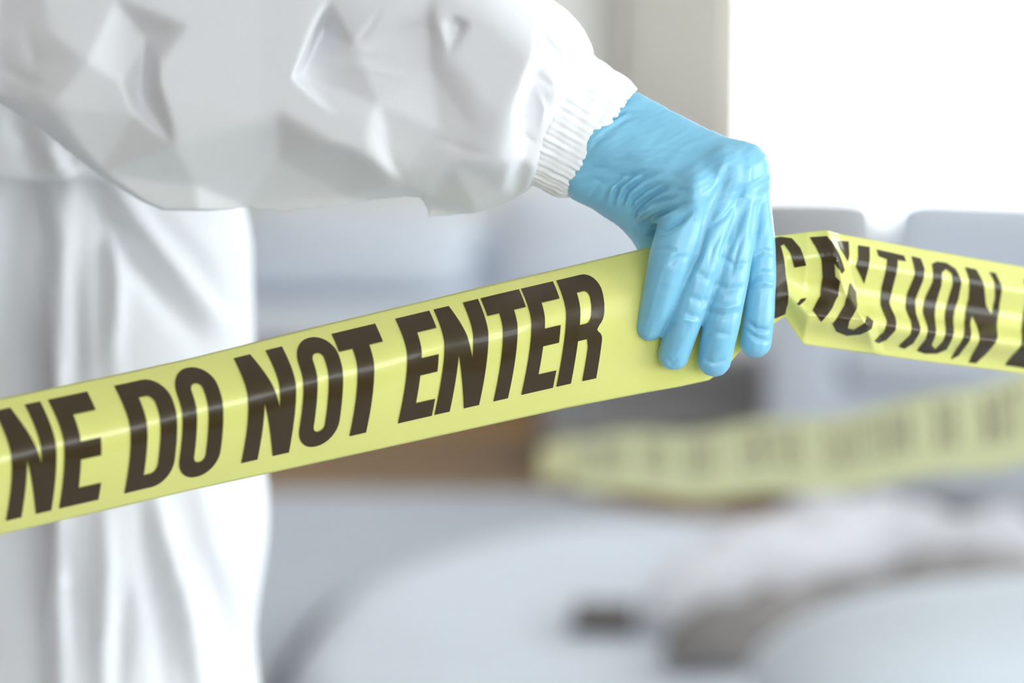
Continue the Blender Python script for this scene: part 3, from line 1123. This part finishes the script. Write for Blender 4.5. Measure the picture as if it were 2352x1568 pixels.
# ---- gathered elastic cuff
NT, NA = 46, 360
cv = []
rr = random.Random(8)
ph = [rr.uniform(0, 6.28) for _ in range(12)]
axd = np.array((.873, .49))
pd = np.array((-.49, .873))
for i in range(NT + 1):
    t = i / NT
    if t <= .86:
        u = t / .86
        sc_ = 1.0
        cx, cy = 1222 + (1378 - 1222) * u, 236 + (325 - 236) * u
        ha = np.interp(u, [0, .35, .62, .9, 1], [150, 166, 160, 156, 146])
        hb = np.interp(u, [0, .35, .62, .9, 1], [100, 106, 96, 88, 80])
    else:                                # turned-in lip
        u = 1 - (t - .86) / .14 * .35
        sc_ = .93
        cx, cy = 1222 + 156 * u, 236 + 89 * u
        ha, hb = 146 * sc_, 80 * sc_
    for j in range(NA):
        a = 2 * math.pi * j / NA
        g = .62 * (math.sin(37 * a + ph[0] + 1.4 * math.sin(3 * a) + 1.2 * u) + .9 * math.sin(59 * a + ph[1] - 2.0 * u + 1.3 * math.sin(5 * a)))
        amp = np.interp(u, [0, .3, .6, .95, 1], [1, 2.6, 3.6, 2.4, 1.8]) * (.75 + .35 * math.cos(a)) * (.7 + .5 * math.sin(5 * a + 9 * u + ph[4]) * math.sin(3 * a + ph[5]))
        ww = math.sin(u * 26 + 4 * math.sin(2 * a)) * 1.2 * (u > .35)
        r_ = 1 + (g * amp + ww) / 150
        along = (3.4 * math.sin(29 * a + ph[2] + math.sin(4 * a)) + 2.6 * math.sin(53 * a + ph[3])) * max(0, (u - .8) / .2)
        top = max(0, -math.cos(a))       # fuller at the top of the wrist
        X_ = cx + pd[0] * math.cos(a) * ha * r_ + axd[0] * (along + 14 * top * u)
        Y_ = cy + pd[1] * math.cos(a) * ha * r_ + axd[1] * (along + 14 * top * u)
        Z_ = 0 + math.sin(a) * hb * r_
        cv.append((X_, Y_, Z_))
cf = [[i * NA + j, i * NA + (j + 1) % NA, (i + 1) * NA + (j + 1) % NA, (i + 1) * NA + j] for i in range(NT) for j in range(NA)]
cuff = mesh_obj('sleeve_cuff', px2w(np.array(cv)), cf, M_CUFF, sleeve)
cuff['label'] = 'gathered elastic cuff over the wrist of the glove'

# ---- gloved hand, one continuous surface
h = 3.0
ax, PG = grid3((1230, 170, -200), (1830, 900, 150), h)
w1, w2, w3 = (1440, 270, 14, 54), (1392, 335, -14, 66), (1352, 400, -8, 60)
iM, mM, rM, pM = (1594, 452, -98, 58), (1662, 400, -72, 50), (1704, 388, -34, 48), (1712, 416, 6, 43)
palm = cone(PG, w2, iM)
for a, b in ((w3, (1560, 470, -80, 58)), (w2, mM), (w1, rM), (w1, pM), (w2, rM), ((1310, 290, 0, 86), w2), (w3, (1440, 452, -16, 58)), ((1440, 452, -16, 58), (1478, 496, 6, 48)),
             (iM, mM), (mM, rM), (rM, pM), ((1560, 430, -40, 60), (1690, 440, 20, 50))):
    palm = smin(palm, cone(PG, a, b), 34)
thumb = smin(cone(PG, (1470, 490, 6, 50), (1512, 566, 40, 44)), cone(PG, (1512, 566, 40, 44), (1575, 660, 78, 38)), 12)
thumb = smin(thumb, cone(PG, (1575, 660, 78, 38), (1610, 735, 84, 34)), 12)
palm = smin(palm, thumb, 20)
FING = [[(1590, 455, -98, 58), (1546, 580, -122, 52), (1514, 690, -112, 42), (1493, 748, -92, 35)],
        [(1660, 410, -72, 50), (1618, 590, -104, 47), (1573, 735, -98, 40), (1547, 814, -78, 36)],
        [(1708, 392, -36, 47), (1684, 590, -76, 44), (1657, 735, -74, 44), (1640, 826, -54, 39)],
        [(1722, 416, 6, 42), (1746, 570, -20, 36), (1744, 705, -26, 36), (1735, 784, -12, 37)]]


def spline(ch, n):
    P = np.array(ch, float)
    P = np.vstack((2 * P[0] - P[1], P, 2 * P[-1] - P[-2]))
    out = []
    for i in range(1, len(P) - 2):
        p0, p1, p2, p3 = P[i - 1:i + 3]
        for k in range(n):
            t = k / n
            out.append(.5 * (2 * p1 + (p2 - p0) * t + (2 * p0 - 5 * p1 + 4 * p2 - p3) * t * t + (3 * p1 - p0 - 3 * p2 + p3) * t ** 3))
    out.append(P[-2])
    return out


hand = None
for ch in FING:
    f_ = None
    sp_ = spline(ch, 4)
    for a, b in zip(sp_[:-1], sp_[1:]):
        c_ = cone(PG, a, b)
        f_ = c_ if f_ is None else np.minimum(f_, c_)
    hand = f_ if hand is None else smin(hand, f_, 7)
hand = smin(palm, hand, 20)
for (x, y, z, r) in ((1598, 430, -126, 36), (1664, 382, -96, 32)):     # knuckles
    hand = smin(hand, np.sqrt((PG[0] - x) ** 2 + (PG[1] - y) ** 2 + (PG[2] - z) ** 2) - r, 26)
V, Q = surface_nets(hand.astype(np.float32), (ax[0][0], ax[1][0], ax[2][0]), h)
V = smooth_mesh(V, Q, 3)


def cr(pts):
    return [(1150 + x / 1.96, 100 + y / 1.96) for x, y in pts]


WR = []
for pts, w_, a_ in (
        ([(597, 800), (603, 760), (640, 715), (700, 670), (760, 640)], 7, -11), ([(620, 770), (660, 728), (730, 700), (790, 690)], 5, -6),
        ([(575, 760), (590, 705), (650, 655), (735, 622)], 6, -7), ([(540, 720), (572, 655), (640, 602), (715, 575)], 6, -7),
        ([(500, 720), (525, 645), (590, 592), (660, 566)], 6, -6), ([(450, 710), (480, 650), (540, 600), (600, 585)], 6, -4),
        ([(400, 690), (440, 640), (500, 610)], 6, -3), ([(606, 800), (625, 765), (680, 735)], 6, 7),
        ([(560, 735), (585, 680), (645, 630)], 5, 5), ([(520, 725), (550, 650), (615, 598)], 5, 5), ([(480, 715), (505, 650), (570, 598)], 5, 4),
        ([(612, 830), (690, 785), (760, 742), (850, 715)], 6, -5), ([(660, 855), (740, 832), (815, 790), (870, 750)], 7, -8), ([(640, 845), (700, 800), (790, 760)], 6, 4),
        ([(690, 885), (760, 845), (830, 795)], 5, -5), ([(700, 870), (750, 850), (800, 815)], 4, 4), ([(650, 815), (720, 765), (800, 725)], 5, -4),
        ([(450, 545), (640, 505), (860, 515)], 6, -2.5), ([(500, 500), (680, 470), (900, 480)], 6, -2), ([(560, 540), (720, 535), (850, 560)], 6, -2),
        ([(400, 470), (470, 400), (560, 340), (640, 320)], 6, -3), ([(380, 510), (440, 440), (520, 390)], 5, -2.5), ([(470, 360), (560, 300), (680, 300)], 6, -2.5),
        ([(340, 600), (420, 560), (500, 560)], 6, -2.5), ([(350, 640), (420, 610), (470, 620)], 6, -2.5),
        ([(1040, 540), (990, 650), (950, 745), (930, 830)], 18, -9), ([(1100, 640), (1060, 720), (1010, 780), (945, 825)], 6, -4), ([(1120, 690), (1080, 780), (1030, 890), (990, 990)], 12, -6),
        ([(1160, 700), (1150, 790), (1135, 890)], 10, -5), ([(930, 820), (890, 950), (830, 1080)], 7, -5), ([(985, 1000), (950, 1100), (905, 1200)], 6, -4),
        
        ([(880, 560), (872, 680), (850, 800)], 18, 4), ([(1010, 520), (975, 620), (940, 720)], 10, 4), ([(1120, 500), (1115, 600), (1090, 700)], 10, 4),
        ([(760, 1000), (800, 960), (850, 960)], 7, -2), ([(690, 930), (740, 925), (800, 930)], 6, -2.5),
        ([(850, 1140), (900, 1160), (940, 1150)], 9, -3), ([(830, 1215), (870, 1235), (900, 1225)], 8, -2.5), ([(780, 1260), (830, 1240), (890, 1250)], 7, 3.5), ([(880, 1030), (930, 1060), (960, 1050)], 9, -2),
        ([(965, 1080), (1020, 1110), (1095, 1095)], 9, -3), ([(935, 1185), (1000, 1190), (1090, 1170)], 8, 4), ([(930, 1210), (1010, 1225), (1085, 1205)], 8, -2.5), ([(1000, 960), (1050, 1000), (1110, 990)], 7, -3),
        ([(1130, 1060), (1180, 1030), (1235, 1040)], 8, -3), ([(1125, 1095), (1180, 1075), (1235, 1085)], 7, 4), ([(1105, 1250), (1150, 1285), (1210, 1290)], 6, -5), ([(1095, 1285), (1150, 1325), (1205, 1340)], 6, -4),
        ([(1140, 960), (1190, 930), (1235, 950)], 7, -3), ([(1000, 840), (960, 920), (940, 1000)], 6, -3), ([(1090, 860), (1060, 960), (1040, 1050)], 6, -3), ([(1060, 800), (1040, 880), (1000, 960)], 5, 3),
        ([(740, 1420), (770, 1440), (800, 1420)], 7, -3), ([(900, 1330), (960, 1300), (1040, 1310)], 8, -3), ([(910, 1420), (960, 1440), (1020, 1420)], 6, -3),
        ([(760, 690), (800, 660), (850, 660)], 6, -3), ([(700, 600), (770, 590), (830, 610)], 7, -2)):
    WR.append((cr(pts), w_, a_))
N = normals(V, Q)
wgt = np.clip(-N[:, 2] * 1.6, 0, 1)
disp = 1.55 * stroke_field(V[:, 0], V[:, 1], WR) * wgt
for i in range(len(V)):                  # fine stretch lines of the rubber
    x, y = V[i, 0], V[i, 1]
    if y < 480:
        a, b = x * .5 + y * .87, -x * .87 + y * .5
    else:
        a, b = x * .95 + y * .3, -x * .3 + y * .95
    q = noise.noise(Vector((a / 11, b / 60, V[i, 2] / 60)))
    disp[i] += (1.6 * q + .9 * noise.noise(Vector((a / 30, b / 34, V[i, 2] / 40)))) * min(1, abs(y - 480) / 40 + .3) * (1 if y < 480 else .6)
V = V + N * disp[:, None]
glove = mesh_obj('glove', px2w(V), Q, M_GLOVE, person)
glove['label'] = 'thin blue disposable glove, wrinkled at the thumb web'

# ---- trousers and jacket behind, in metres round the person's base
PX, PY = -.36, 1.62


def world_sdf(lo, hi, hh, fn):
    ax, G = grid3(lo, hi, hh)
    V, Q = surface_nets(fn(G).astype(np.float32), (ax[0][0], ax[1][0], ax[2][0]), hh)
    return V, Q


def trousers_f(G):
    x, y, z = G
    f_ = None
    P2 = (x - PX, (y - PY) * 1.18, z)
    for sx in (-1, 1):
        leg = [(sx * .082, .008, 1.03, .102), (sx * .084, -.01, .86, .103), (sx * .086, -.01, .70, .095), (sx * .10, -.005, .50, .088), (sx * .10, .01, .12, .080)]
        g = None
        for a, b in zip(leg[:-1], leg[1:]):
            c_ = cone(P2, a, b)
            g = c_ if g is None else smin(g, c_, .03)
        foot = cone(P2, (sx * .10, .0, .055, .052), (sx * .12, -.16, .045, .042))
        g = smin(g, foot, .04)
        f_ = g if f_ is None else smin(f_, g, .02)
    f_ = smin(f_, cone(P2, (-.05, .01, 1.08, .098), (.05, .01, 1.08, .098)), .05)
    return np.maximum(f_, -z + .016)


V, Q = world_sdf((PX - .26, PY - .24, -.01), (PX + .26, PY + .18, 1.22), .005, trousers_f)
V = smooth_mesh(V, Q, 2)
N = normals(V, Q)
x_, y_, d_ = project(V)
TRS = [([(55, 380), (50, 700), (55, 1100), (45, 1568), (45, 1800)], 50, -.042), ([(158, 395), (150, 500), (143, 640), (138, 800), (138, 921), (142, 1219), (149, 1568), (150, 1800)], 20, .012),
       ([(188, 400), (188, 520), (186, 623), (176, 900), (171, 1219), (171, 1517), (172, 1800)], 11, -.010),
       ([(195, 410), (250, 500), (313, 586), (380, 670), (470, 790)], 26, -.016), ([(240, 400), (330, 530), (430, 660), (520, 760)], 24, .010),
       ([(320, 460), (400, 540), (447, 590), (521, 700)], 20, -.010), ([(260, 480), (270, 650), (262, 800), (270, 900)], 14, .008), ([(225, 480), (235, 650), (230, 800)], 14, -.007),
       ([(345, 1100), (375, 1230), (417, 1368), (450, 1568), (460, 1700)], 18, .012), ([(320, 1150), (340, 1300), (370, 1450), (380, 1600)], 20, -.008),
       ([(240, 1150), (250, 1300), (235, 1500), (240, 1650)], 16, .008), ([(205, 1150), (205, 1350), (215, 1600)], 13, -.007), ([(290, 1350), (285, 1480), (270, 1600)], 14, -.007),
       ([(480, 1300), (520, 1420), (560, 1568)], 22, -.007), ([(450, 1100), (480, 1230), (520, 1350)], 24, .006), ([(560, 520), (585, 620), (600, 720)], 22, .006),
       ([(60, 430), (90, 560), (110, 640)], 20, -.010), ([(90, 420), (120, 470), (135, 540)], 12, .006), ([(40, 1560), (80, 1420), (120, 1340)], 30, .010), ([(30, 700), (60, 900), (70, 1100)], 26, -.008)]
ff = np.clip(-(N @ FWD) * 1.5, 0, 1)
V = V + N * (stroke_field(x_, y_, TRS) * ff)[:, None]
for i in range(0):
    pass
trou = mesh_obj('trousers', V, Q, M_SUIT, person)


def jacket_f(G):
    x, y, z = G
    P2 = (x - PX, (y - PY) * 1.25, z)
    f_ = cone(P2, (-.055, -.034, 1.06, .15), (.055, -.034, 1.06, .15))
    f_ = smin(f_, smin(cone(P2, (-.055, 0, 1.04, .145), (-.075, 0, 1.40, .150)), cone(P2, (.055, 0, 1.04, .145), (.075, 0, 1.40, .150)), .05), .05)
    f_ = smin(f_, cone(P2, (-.16, .01, 1.50, .085), (.16, .01, 1.50, .085)), .07)
    f_ = smin(f_, cone(P2, (0, .01, 1.50, .09), (0, -.01, 1.68, .075)), .06)
    f_ = smin(f_, cone(P2, (0, 0, 1.74, .108), (0, -.01, 1.80, .112)), .05)      # hood over the head
    f_ = smin(f_, cone(P2, (.185, .01, 1.48, .088), (.24, -.06, 1.25, .082)), .04)     # upper arm on the tape side
    f_ = smin(f_, cone(P2, (-.185, .01, 1.48, .088), (-.25, 0, 1.22, .078)), .04)
    f_ = smin(f_, cone(P2, (-.25, 0, 1.22, .078), (-.24, -.10, .98, .062)), .03)
    return f_


def hem_cut(G):
    f_ = jacket_f(G)
    zc = HEM
    return np.maximum(f_, np.where(G[0] - PX > -.21, zc, .9) - G[2])


fy = PY - .15
HEM = float(at(120, 408, fy / math.cos(TILT) + .02)[2])
V, Q = world_sdf((PX - .36, PY - .26, .88), (PX + .36, PY + .20, 1.96), .006, hem_cut)
V = smooth_mesh(V, Q, 2)
N = normals(V, Q)
x_, y_, d_ = project(V)
JRS = [([(20, 250), (60, 320), (90, 400)], 20, -.008), ([(100, 330), (130, 380), (160, 405)], 16, .008), ([(150, 340), (190, 380)], 10, -.006)]
V = V + N * (stroke_field(x_, y_, JRS) * np.clip(-(N @ FWD) * 1.5, 0, 1))[:, None]
mesh_obj('jacket', V, Q, M_SUIT, person)
